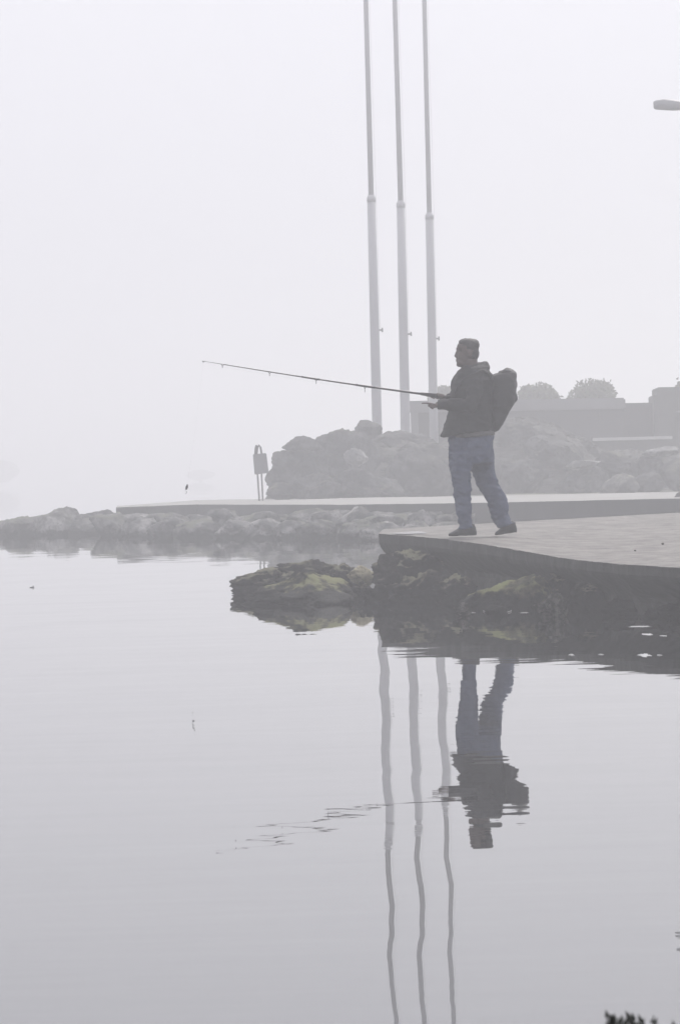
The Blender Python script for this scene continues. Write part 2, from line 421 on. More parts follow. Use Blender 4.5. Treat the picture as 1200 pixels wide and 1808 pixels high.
NG = 'boulders at the foot of the near quay'
prock(530, 1055, 218, 96, 41.6, M_rock_peak, 11, 'dark boulder with a pale green peaked top, in front of the outermost rock', NG, 1.5, 5, 0.17, peak=0.6, px_=-0.12, facets=7)
prock(475, 1032, 142, 62, 45.0, M_rock_near, 12, 'dark jagged outermost rock of the near quay, reaching farthest left', NG, 0.8, 5, 0.34, peak=0.2, px_=0.3)
prock(545, 1018, 130, 62, 45.8, M_rock_near, 24, 'low dark rock behind the peaked one, right of the outermost rock', NG, 0.7, 5, 0.3)
prock(614, 1024, 92, 62, 44.8, M_rock_near, 13, 'low dark rock directly behind the yellowish pale stone', NG, 0.8, 5, 0.26)
prock(640, 1018, 58, 40, 43.4, M_rock_pale, 14, 'small yellowish pale stone wedged between dark rocks below the quay corner', NG, 0.9, 4, 0.22)
prock(640, 1056, 92, 66, 42.4, M_rock_near, 15, 'dark wet rock below the yellowish pale stone', NG, 0.8, 5, 0.28)
prock(720, 1018, 130, 100, 42.6, M_rock_near, 16, 'large dark boulder tucked under the quay corner', NG, 0.8, 5, 0.22, peak=0.15)
prock(742, 1050, 120, 90, 40.8, M_rock_near, 17, 'dark boulder streaked with pale moss, under the quay edge left of the angler', NG, 0.8, 5, 0.28)
prock(684, 1062, 92, 66, 41.4, M_rock_near, 18, 'dark wet boulder at the waterline below the quay corner', NG, 0.8, 5, 0.28)
prock(905, 1085, 212, 142, 37.9, M_rock_moss, 19, 'broad boulder with a green mossy left shoulder, against the quay face', NG, 0.5, 5, 0.16, peak=0.25, px_=0.35)
prock(1010, 1052, 100, 92, 38.0, M_rock_near, 31, 'dark weedy boulder against the quay face, behind the barnacled stone', NG, 0.35, 5, 0.24)
prock(1110, 1086, 120, 62, 36.0, M_rock_near, 32, 'low dark weedy boulder at the foot of the quay face above the foam flecks', NG, 0.3, 5, 0.26)
prock(1178, 1092, 100, 56, 34.9, M_rock_near, 33, 'dark weedy boulder at the foot of the quay face by the right edge', NG, 0.3, 5, 0.26)
prock(800, 1052, 90, 80, 40.2, M_rock_near, 34, 'dark rock filling the gap left of the mossy boulder', NG, 0.6, 5, 0.24)
prock(877, 1079, 44, 24, 36.6, M_rock_near, 20, 'small rounded stone awash inside a pale ring of foam', NG, 0.8, 4, 0.1)
prock(972, 1078, 62, 62, 36.0, M_rock_barn, 21, 'barnacled stone standing at the waterline right of the mossy boulder', NG, 0.8, 5, 0.28)
prock(1046, 1064, 110, 76, 37.0, M_rock_near, 22, 'dark sunken rock against the quay face right of the barnacled stone', NG, 0.3, 5, 0.24)
prock(815, 1075, 34, 24, 36.8, M_rock_barn, 23, 'little pale wet stone at the left foot of the mossy boulder', NG, 0.8, 4, 0.2)

# riprap below the far quay
GR = 'riprap boulders below the far quay'
rnd = random.Random(5)
named = [
    (22, 948, 78, 56, 97, 0, 'leftmost grey boulder of the far riprap, cut by the left edge of the view'),
    (88, 938, 96, 68, 97.5, 0, 'grey boulder second in from the left end of the far riprap'),
    (120, 920, 62, 46, 100, 0, 'small domed boulder on the highest point of the riprap spit'),
    (168, 925, 66, 44, 99, 0, 'flat topped boulder just left of the end of the far quay'),
    (128, 952, 110, 40, 95, 1, 'pale slanting boulder low on the left part of the riprap spit'),
    (205, 938, 84, 60, 91, 0, 'dark boulder directly below the left corner of the far quay'),
    (278, 938, 86, 44, 89.5, 1, 'boulder with broken white patches right of the left corner of the far quay'),
    (640, 932, 100, 68, 79, 1, 'large round topped pale boulder beside the near quay corner, in the far riprap'),
    (432, 938, 62, 44, 86, 1, 'pale faced boulder in the middle of the far riprap, below the sign board'),
    (548, 926, 96, 40, 83, 1, 'boulder with a pale curved rim at the top of the far riprap'),
    (470, 944, 70, 44, 84, 0, 'grey boulder right of the pale faced one below the sign board'),
    (355, 952, 74, 46, 89, 0, 'dark boulder in the far riprap at the left of the sign reflection'),
]
for i, (px, py, w_, h_, D, k, lab) in enumerate(named):
    prock(px, py, w_ * 1.1, h_ * 1.15, D, (M_rock_far, M_rock_far2)[k], 100 + i, lab, GR, 0.9, 4, 0.15, facets=8)
ORD = 'first second third fourth fifth sixth seventh eighth ninth tenth eleventh twelfth thirteenth fourteenth fifteenth'.split()
# the rest of the riprap: three rows, each counted from the left
for row, (yo, x0, x1, n_, dD) in enumerate(((904, 235, 770, 11, 2.2), (930, 190, 790, 12, 0.5), (955, 35, 780, 15, -1.8))):
    nm = ('upper', 'middle', 'waterline')[row]
    for i in range(n_):
        f = i / (n_ - 1); px = x0 + (x1 - x0) * f + rnd.uniform(-12, 12)
        Dq = 94 - 14.5 * max(0, min(1, (px - 205) / 500)) if px > 205 else 97
        yy = yo + rnd.uniform(-5, 5) + (4 if px < 300 else 0) + (-4 if px > 600 and row == 2 else 0)
        if row == 0: yy += 18
        D = Dq + (-1.0, -2.6, -4.6)[row] + (0 if px > 205 else 2)
        wv = rnd.uniform(58, 96); hv = rnd.uniform(40, 56) - 10 * (row == 0)
        if row == 2:                                  # sits in the water: centre near z = 0.05
            yy = 904 - 0 ; c = None
            # find py where z = 0.1 at this distance
            for yt in range(880, 1010):
                if at(px, yt, D).z < 0.10: yy = yt; break
        lab = '%s from the left among the %s boulders of the far riprap' % (ORD[i], ('smaller upper row', 'middle row', 'waterline row')[row])
        prock(px, yy, wv, hv, D, (M_rock_far, M_rock_far, M_rock_far2)[rnd.randrange(3)], 200 + row * 40 + i, lab, GR, 0.9, 4, 0.15, facets=8)

# big boulders piled behind the far quay
GB = 'boulders piled on the land behind the far quay'
land = [
    (526, 842, 118, 96, 103.5, 0, 'big rounded boulder at the left end of the pile, next to the sign board', 0),
    (531, 786, 68, 34, 104.5, 0, 'flat overhanging slab on the left shoulder of the boulder pile', -0.03),
    (500, 868, 62, 34, 102.5, 0, 'low boulder at the foot of the pile right beside the sign legs', 0),
    (614, 814, 122, 118, 105, 0, 'tall flat topped boulder in the left half of the pile', 0),
    (650, 757, 50, 32, 106, 0, 'small boulder perched on top of the pile left of the first flagpole', 0.1),
    (705, 802, 150, 86, 107, 0, 'wide boulder across the feet of the two left flagpoles', 0),
    (628, 808, 44, 34, 101.4, 1, 'small light faced boulder in front of the middle of the pile', 0),
    (562, 862, 100, 56, 102, 0, 'dark boulder in the front row, second from the left of the pile', 0),
    (655, 860, 120, 70, 102.5, 0, 'broad dark boulder at the front of the pile below the light faced one', 0),
    (750, 838, 150, 110, 104, 0, 'large sloping boulder in front of the low wall, left of the angler legs', 0),
    (826, 840, 120, 100, 104, 0, 'large boulder seen behind the angler legs', 0),
    (905, 850, 130, 80, 105, 0, 'dark boulder at the foot of the bank right of the angler', 0),
    (920, 775, 100, 60, 109.5, 0, 'weathered boulder near the top of the bank right of the backpack', 0.1),
    (978, 800, 110, 66, 108, 0, 'weathered boulder halfway down the bank right of the angler', 0.25),
    (1026, 850, 100, 64, 104, 0, 'dark boulder with a pale ledge in front of the bank', 0),
    (1028, 821, 64, 18, 103, 1, 'pale flat slab lying on the dark boulder in front of the bank', -0.05),
    (1091, 859, 74, 46, 102, 2, 'rounded boulder with a pale crown just above the far quay top', 0),
    (1085, 826, 92, 60, 105, 0, 'sloping dark boulder behind the one with the pale crown', 0.25),
    (1165, 798, 70, 20, 104.5, 1, 'long pale slab high on the bank under the white ledge', -0.15),
    (1160, 830, 100, 64, 105.5, 0, 'dark boulder below the long pale slab', 0),
    (1143, 854, 62, 40, 103, 0, 'dark boulder with a pale top line, right of the pale crowned one', 0),
    (1207, 842, 84, 74, 103.5, 0, 'dark boulder cut by the right edge of the view above the far quay', 0),
]
for i, (px, py, w_, h_, D, k, lab, tl) in enumerate(land):
    prock(px, py, w_, h_, D, (M_rock_land, M_rock_land2, M_rock_land3)[k], 400 + i, lab, GB, 0.8, 5 if w_ > 90 else 4, 0.13, tilt=tl, facets=8)
prock(1200, 881, 30, 26, 80, M_rock_land, 450, 'small dark boulder standing on the edge of the far quay at the right', None, 0.9, 3, 0.12)

# ------------------------------------------------------------------ low building and walls
def wallbox(name, x0, y0, x1, y1, D0, D1, thick, zb, m_, parent=None, bev=0.02):
    """box wall from pixel (x0,y0) at D0 to (x1,y1) at D1 (top line), down to zb"""
    a, b = at(x0, y0, D0), at(x1, y1, D1); zt = (a.z + b.z) / 2
    bk2 = Vector((thick * 0.03, thick, 0)); bm = bmesh.new()
    lo4 = [Vector((q.x, q.y, zb)) for q in (a, b, b + bk2, a + bk2)]; hi4 = [Vector((q.x, q.y, zt)) for q in lo4]
    L4 = [bm.verts.new(q) for q in lo4]; H4 = [bm.verts.new(q) for q in hi4]
    bm.faces.new(L4[::-1]); bm.faces.new(H4)
    for k in range(4): bm.faces.new((L4[k], L4[(k + 1) % 4], H4[(k + 1) % 4], H4[k]))
    bmesh.ops.bevel(bm, geom=bm.edges[:], offset=bev, segments=2, affect='EDGES')
    return obj(name, bm, m_, parent, smooth=False)
bu = empty('flat_roofed_building', at(950, 860, 122)); bu.location.z = 0.45
tag(bu, 'long low flat roofed building behind the bank with a pale roof band', 'building')
wallbox('wall', 726, 716, 1100, 720, 116.2, 121.2, 7, 0.4, M_wall, bu)
wallbox('roof_band', 720, 704.5, 1103, 705.5, 115.8, 121.0, 7.6, at(1103, 722, 121).z, M_band, bu, 0.04)
wallbox('corner_pilaster', 724, 718, 737, 718, 115.9, 116.05, 0.5, 0.4, M_band, bu)
for i, px in enumerate((800, 960, 1056)):
    wallbox('wall_joint', px, 724, px + 2, 724, 116.1 + (px - 726) / 374 * 5, 116.13 + (px - 726) / 374 * 5, 0.3, 0.5, M_block, bu, 0.003)
gw = empty('boundary_wall', at(1100, 860, 121)); gw.location.z = 0.45
tag(gw, 'lower grey wall with a bright ledge joining the building to the tall block', 'wall')
wallbox('wall', 1050, 715, 1160, 713.5, 121.6, 122.5, 0.4, 0.4, M_wall, gw)
wallbox('coping', 1050, 712.5, 1160, 711, 121.5, 122.4, 0.6, at(1105, 715, 122).z, M_wall, gw, 0.01)
lo_ = wallbox('ledge', 1046, 773.2, 1186, 769.6, 119.5, 120.6, 2.2, at(1116, 777, 120).z, M_ledge, gw, 0.01)
wallbox('plinth', 1046, 777.5, 1186, 774, 119.8, 120.9, 2.0, 0.4, M_block, gw, 0.01)
bk = empty('block_tower', at(1180, 860, 122)); bk.location.z = 0.45
tag(bk, 'tall grey block wall at the right edge behind the boulders', 'wall')
wallbox('wall', 1160, 684.5, 1290, 681, 121.0, 122.5, 4, 0.4, M_block, bk)
wallbox('buttress', 1153.5, 697, 1161, 697, 120.9, 121.0, 3.9, 0.4, M_block, bk)
wallbox('sill', 1193, 725, 1230, 724, 120.85, 121.2, 0.3, at(1200, 728, 121).z, M_band, bk, 0.005)

# ------------------------------------------------------------------ bushes and trees
def bush(px, py, wpx, hpx, D, seed, label, group=None, n=5200, leaf=0.06, name='rounded_bush', zg=0.5):
    rnd = random.Random(seed); s = D / FPX; top = at(px, py - hpx / 2, D); base = Vector((top.x, top.y, zg))
    rt = empty(name, base); tag(rt, label, 'bush', group)
    rx = wpx * s / 2; cz = at(px, py + hpx / 2, D).z; H = top.z - cz
    bm = bmesh.new()
    lobes = [(Vector((rnd.uniform(-.55, .55) * rx, rnd.uniform(-.5, .5) * rx, cz + H * rnd.uniform(0.0, 0.45))), rnd.uniform(0.35, 0.6)) for _ in range(16)]
    lobes.append((Vector((0, 0, cz + H * 0.1)), 0.9))
    for i in range(n):
        c, k = lobes[rnd.randrange(len(lobes))]
        d = Vector((rnd.gauss(0, 1), rnd.gauss(0, 1), rnd.gauss(0, 1))).normalized()
        rr = rnd.uniform(0.72, 1.0) ** 0.5
        p = Vector((base.x + c.x + d.x * rx * k * rr, base.y + c.y + d.y * rx * k * rr, c.z + d.z * H * k * rr * 0.95))
        if p.z > top.z + 0.02 or p.z < cz - 1.2 * H: continue
        if rnd.random() < .05: p += Vector((rnd.gauss(0, .09), 0, rnd.gauss(0, .08)))
        if abs(p.x - base.x) > rx * 1.10: continue
        u = Vector((rnd.gauss(0, 1), rnd.gauss(0, 1), rnd.gauss(0, 1))).normalized(); v = u.orthogonal().normalized() * leaf * 0.5; u = u * leaf
        bm.faces.new([bm.verts.new(p + u), bm.verts.new(p + v), bm.verts.new(p - u), bm.verts.new(p - v)])
    me = bpy.data.meshes.new('crown'); bm.to_mesh(me); bm.free(); link('crown', me, M_leaf, rt, False)
    b2 = bmesh.new(); tube(b2, [(base, .08, .08), (Vector((base.x, base.y, (zg + cz) / 2)), .06, .06), (Vector((base.x + .1, base.y, cz + H * .4)), .03, .03)], 8)
    obj('trunk', b2, M_bark, rt)
    return rt
G = 'bushes rising behind the low building'
bush(951, 694, 78, 42, 130, 1, 'low rounded bush above the roof line, right beside the backpack', G)
bush(1040, 690, 88, 50, 130, 2, 'taller domed bush above the roof line, in the middle of the roof', G)
bush(1205, 690, 44, 42, 128, 3, 'bush behind the tall block wall at the right edge of the view', G)
bush(784, 697, 58, 36, 130, 4, 'bush above the roof line just left of the angler chest', G)

def far_tree(px, py_top, wpx, D, seed, label, h, name='misty_tree', cat='tree'):
    rnd = random.Random(seed); s = D / FPX; top = at(px, py_top, D); base = Vector((top.x, top.y, 0.1))
    rt = empty(name, base); tag(rt, label, cat)
    rx = wpx * s / 2; bm = bmesh.new()
    for i in range(2600):
        d = Vector((rnd.gauss(0, 1), rnd.gauss(0, 1), rnd.gauss(0, 1))).normalized() * rnd.uniform(0.6, 1) ** 0.5
        b = 1 + 0.25 * noise.noise(d * 2 + Vector((seed, 0, 0)))
        H = (top.z - base.z)
        p = Vector((base.x + d.x * rx * b, base.y + d.y * rx * b, base.z + H * 0.58 + d.z * H * 0.42 * b))
        u = Vector((rnd.gauss(0, 1), rnd.gauss(0, 1), rnd.gauss(0, 1))).normalized(); v = u.orthogonal().normalized() * .14; u = u * .22
        bm.faces.new([bm.verts.new(p + u), bm.verts.new(p + v), bm.verts.new(p - u), bm.verts.new(p - v)])
    me = bpy.data.meshes.new('crown'); bm.to_mesh(me); bm.free(); link('crown', me, M_leaf, rt, False)
    b2 = bmesh.new(); tube(b2, [(base + Vector((0, 0, -.3)), .2, .2), (Vector((base.x, base.y, base.z + (top.z - base.z) * .6)), .1, .1)], 8); obj('trunk', b2, M_bark, rt)
far_tree(-12, 812, 82, 560, 7, 'barely visible tree in the fog at the left edge above the riprap spit', 3)
far_tree(354, 831, 44, 560, 8, 'barely visible low shrub in the fog between the lure and the sign board', 2, 'misty_shrub', 'shrub')

# ------------------------------------------------------------------ flagpoles
FG = 'flagpoles behind the boulder pile'
def flagpole(px_b, py_b, px_j, py_j, px_t, D, label, w0=17.5, w1=14.5, w2=9.6, w3=8.5, cl=172):
    s = D / FPX
    b = at(px_b, py_b, D); j = at(px_j, py_j, D); tp = at(px_t, 0, D)
    ax = (j - b).normalized(); base = b - ax * ((b.z - 0.4) / ax.z); rt = empty('flagpole', base); tag(rt, label, 'flagpole', FG)
    ax2 = (tp - j).normalized(); top = j + ax2 * ((16.0 - j.z) / ax2.z)
    bm = bmesh.new(); tube(bm, [(base, w0 * s / 2, w0 * s / 2), (b, w0 * s / 2, w0 * s / 2), (b.lerp(j, .5), (w0 + w1) * s / 4, (w0 + w1) * s / 4), (j, w1 * s / 2, w1 * s / 2)], 24); obj('lower_mast', bm, M_pole, rt)
    bm = bmesh.new(); tube(bm, [(j + ax2 * 0.002, w2 * s / 2, w2 * s / 2), (tp, w3 * s / 2, w3 * s / 2), (top, w3 * s * .35, w3 * s * .35)], 20); obj('upper_mast', bm, M_pole, rt)
    bm = bmesh.new(); tube(bm, [(j - ax * .12, w1 * s * .54, w1 * s * .54), (j - ax * .02, w1 * s * .54, w1 * s * .54), (j + ax2 * .05, w2 * s * .55, w2 * s * .55)], 24); obj('collar', bm, M_pole, rt)
    k = b + ax * (((b - at(px_b, py_b - cl, D)).length)); rr = (w0 - 1) * s / 2
    bm = bmesh.new(); tube(bm, [(k + Vector((rr * .9, 0, 0)), .02, .02), (k + Vector((rr + .09, 0, 0)), .02, .02)], 8)
    tube(bm, [(k + Vector((rr + .07, 0, -.05)), .018, .018), (k + Vector((rr + .07, 0, .05)), .018, .018)], 8); obj('halyard_cleat', bm, M_metal, rt)
    bm = bmesh.new(); tube(bm, [(k + Vector((rr + .02, 0, 0)), .004, .004), (j + Vector((w1 * s / 2 + .02, 0, 0)), .004, .004), (top + Vector((w3 * s * .4 + .02, 0, 0)), .004, .004)], 6); obj('halyard', bm, M_line, rt)
    bm = bmesh.new(); box(bm, base + Vector((0, 0, .1)), (.5, .5, .05)); obj('base_plate', bm, M_metal, rt, False)
flagpole(665.5, 755, 655, 348, 645.5, 108, 'leftmost flagpole of the three, the thickest and nearest')
flagpole(715.5, 762, 707, 358, 696.5, 110, 'middle flagpole of the three')
flagpole(764, 690, 757.5, 379, 748.5, 113, 'rightmost flagpole of the three, next to the angler', 15.5, 14, 8.8, 8.0, 92)

# ------------------------------------------------------------------ street lamp reaching in at the right
D = 85; s = D / FPX
hd = at(1176, 186, D); rt = empty('street_lamp', (hd.x + 1.75, D, ZQ)); tag(rt, 'street lamp whose grey head reaches in at the upper right edge', 'street lamp')
bx_ = hd.x + 1.75
bm = bmesh.new(); tube(bm, [(Vector((bx_, D, ZQ)), .09, .09), (Vector((bx_, D, 4)), .07, .07), (Vector((bx_, D, hd.z - .5)), .05, .05)], 16); obj('pole', bm, M_lamp, rt)
bm = bmesh.new(); tube(bm, [(Vector((bx_, D, hd.z - .52)), .048, .048), (Vector((bx_ - .12, D, hd.z - .22)), .042, .042), (Vector((bx_ - .5, D, hd.z - .08)), .036, .036), (Vector((bx_ - 1.35, D, hd.z - .03)), .032, .032)], 12); obj('arm', bm, M_lamp, rt)
bm = bmesh.new()
tube(bm, [(Vector((hd.x + dx, D, hd.z + dz)), rz_ * 1.55, ry_ * 1.2) for dx, dz, rz_, ry_ in ((-.245, .01, .04, .06), (-.21, .012, .055, .10), (-.05, .018, .068, .14), (.12, .0, .066, .14), (.32, -.02, .05, .10), (.5, -.03, .036, .05))], 20, power=2.6)
lh = obj('lamp_head', bm, M_lamp, rt)
bm = bmesh.new(); tube(bm, [(Vector((hd.x - .20, D, hd.z - .05)), .02, .05), (Vector((hd.x - .08, D, hd.z - .10)), .045, .10), (Vector((hd.x + .12, D, hd.z - .10)), .04, .10), (Vector((hd.x + .2, D, hd.z - .06)), .02, .06)], 16); obj('lens', bm, M_glass, lh).matrix_parent_inverse = Matrix.Translation(-rt.location)

# ------------------------------------------------------------------ sign board
D = 100; s = D / FPX
gb = at(461, 879, D); gb.z = ZQ; rt = empty('sign_board', gb); tag(rt, 'small grey sign board on two thin legs with a hoop on top', 'sign')
bm = bmesh.new()
cs = [at(446.5, 802, D), at(470, 800, D), at(474.5, 835, D), at(449.5, 838, D)]
fr = [bm.verts.new(c + Vector((0, -.05, 0))) for c in cs]; bk_ = [bm.verts.new(c + Vector((0, .05, 0))) for c in cs]
bm.faces.new(fr[::-1]); bm.faces.new(bk_)
for k in range(4): bm.faces.new((fr[k], fr[(k + 1) % 4], bk_[(k + 1) % 4], bk_[k]))
bmesh.ops.bevel(bm, geom=bm.edges[:], offset=.012, segments=2, affect='EDGES'); obj('panel', bm, M_sign, rt, False)
for (x0, x1) in ((453, 458), (460.5, 464)):
    p0, p1 = at(x0, 812, D + .09), at(x1, 880, D + .09); bm = bmesh.new(); tube(bm, [(p0, .018, .018), (p1 + Vector((0, 0, -.15)), .018, .018)], 10); obj('leg', bm, M_metal, rt)
bm = bmesh.new(); tube(bm, [(at(x, y, D), .028, .03) for x, y in ((451, 802), (451.5, 792), (453, 786))], 10); obj('post_stub', bm, M_metal, rt)
bm = bmesh.new(); tube(bm, [(at(x, y, D), .022, .03) for x, y in ((453, 802), (454.5, 791), (457.5, 786), (460, 790), (462, 802))], 10); obj('hoop', bm, M_metal, rt)

# ------------------------------------------------------------------ the angler
DM = 42.7
A = lambda px, py, d=0.0: at(px, py, DM + d)
K = DM / FPX                       # metres per photo pixel
fl, fr_ = deck_z(820, 949.5), deck_z(894, 947.5)
rt = empty('person', Vector(((fl.x + fr_.x) / 2, DM, (fl.z + fr_.z) / 2)))
tag(rt, 'person in a black jacket and blue jeans standing on the near quay edge, angling', 'person')
print('feet', fl, fr_)
LD, RD = -0.13, 0.13               # depth of the near (left) and far (right) leg

def chain(bm, pts, rad, n=10):
    tube(bm, [(p, r, r) for p, r in zip(pts, rad)], n)
    for p, r in zip(pts, rad): ell(bm, p, (r, r, r), None, 10)

# rod axis
rod_tip, rod_but = at(357, 637.3, DM - 0.75), at(812, 704.5, DM + 0.06)
rod_bend = lambda f: rod_but.lerp(rod_tip, f) + Vector((0, 0, -0.012 * math.sin(f * math.pi)))
ra_ = (rod_tip - rod_but).normalized()
def rod_at_px(px): return rod_bend((812 - px) / 455.0)
seat = rod_at_px(776)
knob = at(759.5, 716.5, DM - 0.15)

bm = bmesh.new()
# head
hx = lambda px, py, d=0: A(px, py, d)
ell(bm, hx(827, 617.5), (17.2 * K, 0.077, 17.5 * K))
ell(bm, hx(823.5, 612), (15.5 * K, 0.070, 13.0 * K))
ell(bm, hx(819, 630), (13.0 * K, 0.062, 15.0 * K))
ell(bm, hx(815.5, 640), (10.0 * K, 0.050, 9.0 * K))          # jaw
ell(bm, hx(810, 643.5), (5.0 * K, 0.028, 4.5 * K))           # chin
ell(bm, hx(808.5, 616), (4.0 * K, 0.048, 3.2 * K)); ell(bm, hx(815, 613.5), (9.2 * K, .056, 9.5 * K)); ell(bm, hx(812, 623), (7.0 * K, .030, 9.0 * K))   # brow, forehead, mid face
tube(bm, [(hx(808.5, 617.5), .014, .010), (hx(806.4, 623), .016, .011), (hx(803.9, 628.6), .0155, .016), (hx(807, 631.5), .013, .017)], 10)   # nose
ell(bm, hx(806.3, 635.2), (2.6 * K, 0.022, 1.3 * K)); ell(bm, hx(806.8, 637.8), (2.5 * K, 0.020, 1.3 * K))
for sg in (-1, 1):
    ell(bm, hx(829, 624, sg * .079), (4.2 * K, 0.010, 6.0 * K)); ell(bm, hx(812, 627, sg * .042), (5 * K, 0.02, 5 * K))
tube(bm, [(hx(829, 635), 13 * K, .062), (hx(831, 647), 12.5 * K, .060), (hx(833, 660), 15 * K, .07)], 18)
# torso (inside the clothes)
loftFB(bm, [(816, 655, 850, 652, .08, 0), (812, 668, 856, 667, .14, 0), (803, 690, 864, 688, .16, 0), (801, 720, 864, 718, .16, 0), (802, 750, 864, 748, .16, 0), (799, 775, 864, 775, .145, 0), (802, 795, 862, 795, .14, 0), (808, 812, 860, 812, .10, 0)], DM, 24)
# legs
chain(bm, [A(820, 795, LD * .7), A(816, 860, LD), A(821, 925, LD), A(824, 934, LD)], [.066, .05, .036, .032], 12)
chain(bm, [A(848, 795, RD * .7), A(862, 855, RD), A(887, 920, RD), A(893, 930, RD)], [.066, .05, .036, .032], 12)
for (hx_, hy, tx, ty, d) in ((832, 939, 812, 940, LD), (902, 935, 888, 938, RD)):
    ell(bm, (A(hx_, hy, d) + A(tx, ty, d)) / 2, (.062, .024, .018))
# arms and wrists
Ls, Le, Lw = A(842, 676, -.19), A(830, 717, -.27), A(773, 714.0, -.14)
Rs, Re, Rw = A(836, 674, .19), A(822, 712, .24), A(790, 703.0, .10)
chain(bm, [Ls + Vector((0, .04, 0)), Le, Lw], [.042, .036, .027], 12); chain(bm, [Rs - Vector((0, .04, 0)), Re, Rw], [.042, .036, .027], 12)

def grip(bm, centre, axis, palmdir, wrist, rad, nf=4, ext_index=None, sgn=1):
    """hand closed round a rod through `centre`; palm on the palmdir side, fingers wrap away from it"""
    a = axis.normalized(); pd = (palmdir - a * palmdir.dot(a)).normalized(); q = a.cross(pd) * sgn
    pr = rad + 0.020
    pc = centre + pd * (pr + .004)
    tube(bm, [(wrist, .026, .030), (wrist.lerp(pc, .5), .022, .036), (pc, .018, .040), (pc + q * .022, .014, .040)], 14, side=a)
    ln = [.98, 1.06, 1.0, .84]; fr = [.0096, .0098, .0094, .0084]
    for i in range(nf):
        o = a * ((1.5 - i) * 0.0205)
        if i == 0 and ext_index is not None:
            base = pc + o + q * .02; e = ext_index
            chain(bm, [base, base.lerp(e, .45) + Vector((0, 0, .006)), base.lerp(e, .78) + Vector((0, 0, .004)), e], [.0098, .0088, .008, .0068], 8)
            continue
        rr = rad + fr[i]; pts = []
        for k in range(5):
            th = (0.35 + k * 0.78 * ln[i])
            dirv = pd * math.cos(th) + q * math.sin(th)
            pts.append(centre + o + dirv * (rr + (0.010 if k == 0 else 0)))
        chain(bm, pts, [fr[i] * 1.12, fr[i] * 1.05, fr[i], fr[i] * .95, fr[i] * .85], 8)
    ell(bm, centre + pd * .012, (.022, .034, .020) if ext_index is not None else (.012, .012, .012))
    # thumb from the side of the palm, lying along the rod
    th0 = pc + a * .034 - q * .006
    chain(bm, [th0, th0 + a * .016 - q * .016 - pd * .006, centre + a * .066 - q * (rad + .010) + pd * .002, centre + a * .088 - q * (rad + .007)], [.014, .0115, .0100, .0085], 8)
# right hand on the rod handle above the reel foot, seen over the forearm
grip(bm, seat, ra_, Vector((.55, .8, -.12)), Rw, .011, sgn=-1)
# left hand on the crank knob, forefinger stretched forward
grip(bm, knob, Vector((0, -1, 0.1)), Vector((1, 0, -.35)), Lw, .008, ext_index=A(744.5, 712, -.15), sgn=1)
body = fuse('body', bm, 0.0042, M_skin, rt, 2)

# hair
bm = bmesh.new()
ell(bm, hx(827.5, 612.5), (17.6 * K, 0.083, 15.5 * K)); ell(bm, hx(823, 604.5), (14.2 * K, .070, 7.2 * K)); ell(bm, hx(835, 609), (11.0 * K, .074, 11 * K)); ell(bm, hx(836.5, 624), (8.8 * K, .070, 13.5 * K))
hb = fuse('hair', bm, 0.005, M_hair, rt, 1, wrinkle=0.004, wscale=45, seed=2)
for v in hb.data.vertices:        # hairline: pull the shell inside the head over the face
    pass
bmh = bmesh.new(); bmh.from_mesh(hb.data)
fx = hx(812.5, 618).x; fz = hx(812, 610.5).z; x2 = hx(823.5, 620).x; earz = hx(830, 617).z; bz = hx(838, 637).z
dele = []
for f in bmh.faces:
    c = f.calc_center_median()
    if (c.z < fz and c.x < x2) or (c.z < earz and c.x < hx(832, 620).x) or c.z < bz: dele.append(f)
bmesh.ops.delete(bmh, geom=dele, context='FACES')
bmh.to_mesh(hb.data); bmh.free()
for sg in (-1, 1):
    bm = bmesh.new(); ell(bm, hx(811.2, 621.2, sg * .028), (.010, .010, .007), None, 14); e_ = obj('eye', bm, M_eye, rt)
    bm = bmesh.new(); tube(bm, [(hx(806.2, 616.2, sg * .018), .003, .004), (hx(807.4, 615.6, sg * .034), .0035, .004), (hx(811, 616.2, sg * .050), .002, .003)], 8); obj('eyebrow', bm, M_hair, rt)

# jeans
def leg_loft(bm, rings, d0):
    loftFB(bm, [(a, y1, b, y2, hd_, dd) for (a, y1, b, y2, hd_, dd) in rings], DM, 24, 2.1)
bm = bmesh.new()
loftFB(bm, [(792, 762, 870, 760, .175, 0), (792, 772, 870.5, 770, .18, 0), (791.5, 790, 871, 788, .19, 0), (791.5, 806, 871.5, 804, .19, 0), (793, 818, 871, 818, .17, 0)], DM, 28)
leg_loft(bm, [(791.5, 800, 838, 800, .115, LD * .75), (792.5, 815, 834, 815, .11, LD * .85), (794.5, 832, 831.5, 832, .10, LD), (798, 850, 831, 850, .092, LD), (799.5, 862, 830.8, 862, .088, LD), (801, 880, 831.3, 880, .085, LD), (804.5, 900, 831.5, 900, .082, LD), (808, 916, 832, 916, .078, LD), (809, 927, 834, 926, .08, LD), (808, 935, 837, 931.5, .082, LD)], 0)
leg_loft(bm, [(824, 800, 871.5, 800, .115, RD * .75), (828, 815, 871.5, 815, .11, RD * .85), (832.5, 832, 872.2, 830, .10, RD), (838.5, 850, 877, 846, .092, RD), (844, 862, 881.5, 858, .088, RD), (856, 880, 892, 877, .085, RD), (862, 898, 896.5, 894, .082, RD), (867.5, 914, 898, 910, .078, RD), (873, 924, 902, 919, .08, RD), (877, 932, 908.5, 923.5, .082, RD)], 0)
fuse('jeans', bm, 0.0085, M_jeans, rt, 2, wrinkle=0.018, wscale=11, seed=4)
# shirt hem showing below the jacket
bm = bmesh.new(); loftFB(bm, [(795, 752, 871, 750, .19, 0), (794, 774, 873, 767.5, .197, 0), (797, 775.5, 871, 768.5, .18, 0)], DM, 28)
fuse('shirt_hem', bm, 0.009, M_hem, rt, 2, wrinkle=0.003, wscale=14, seed=6)
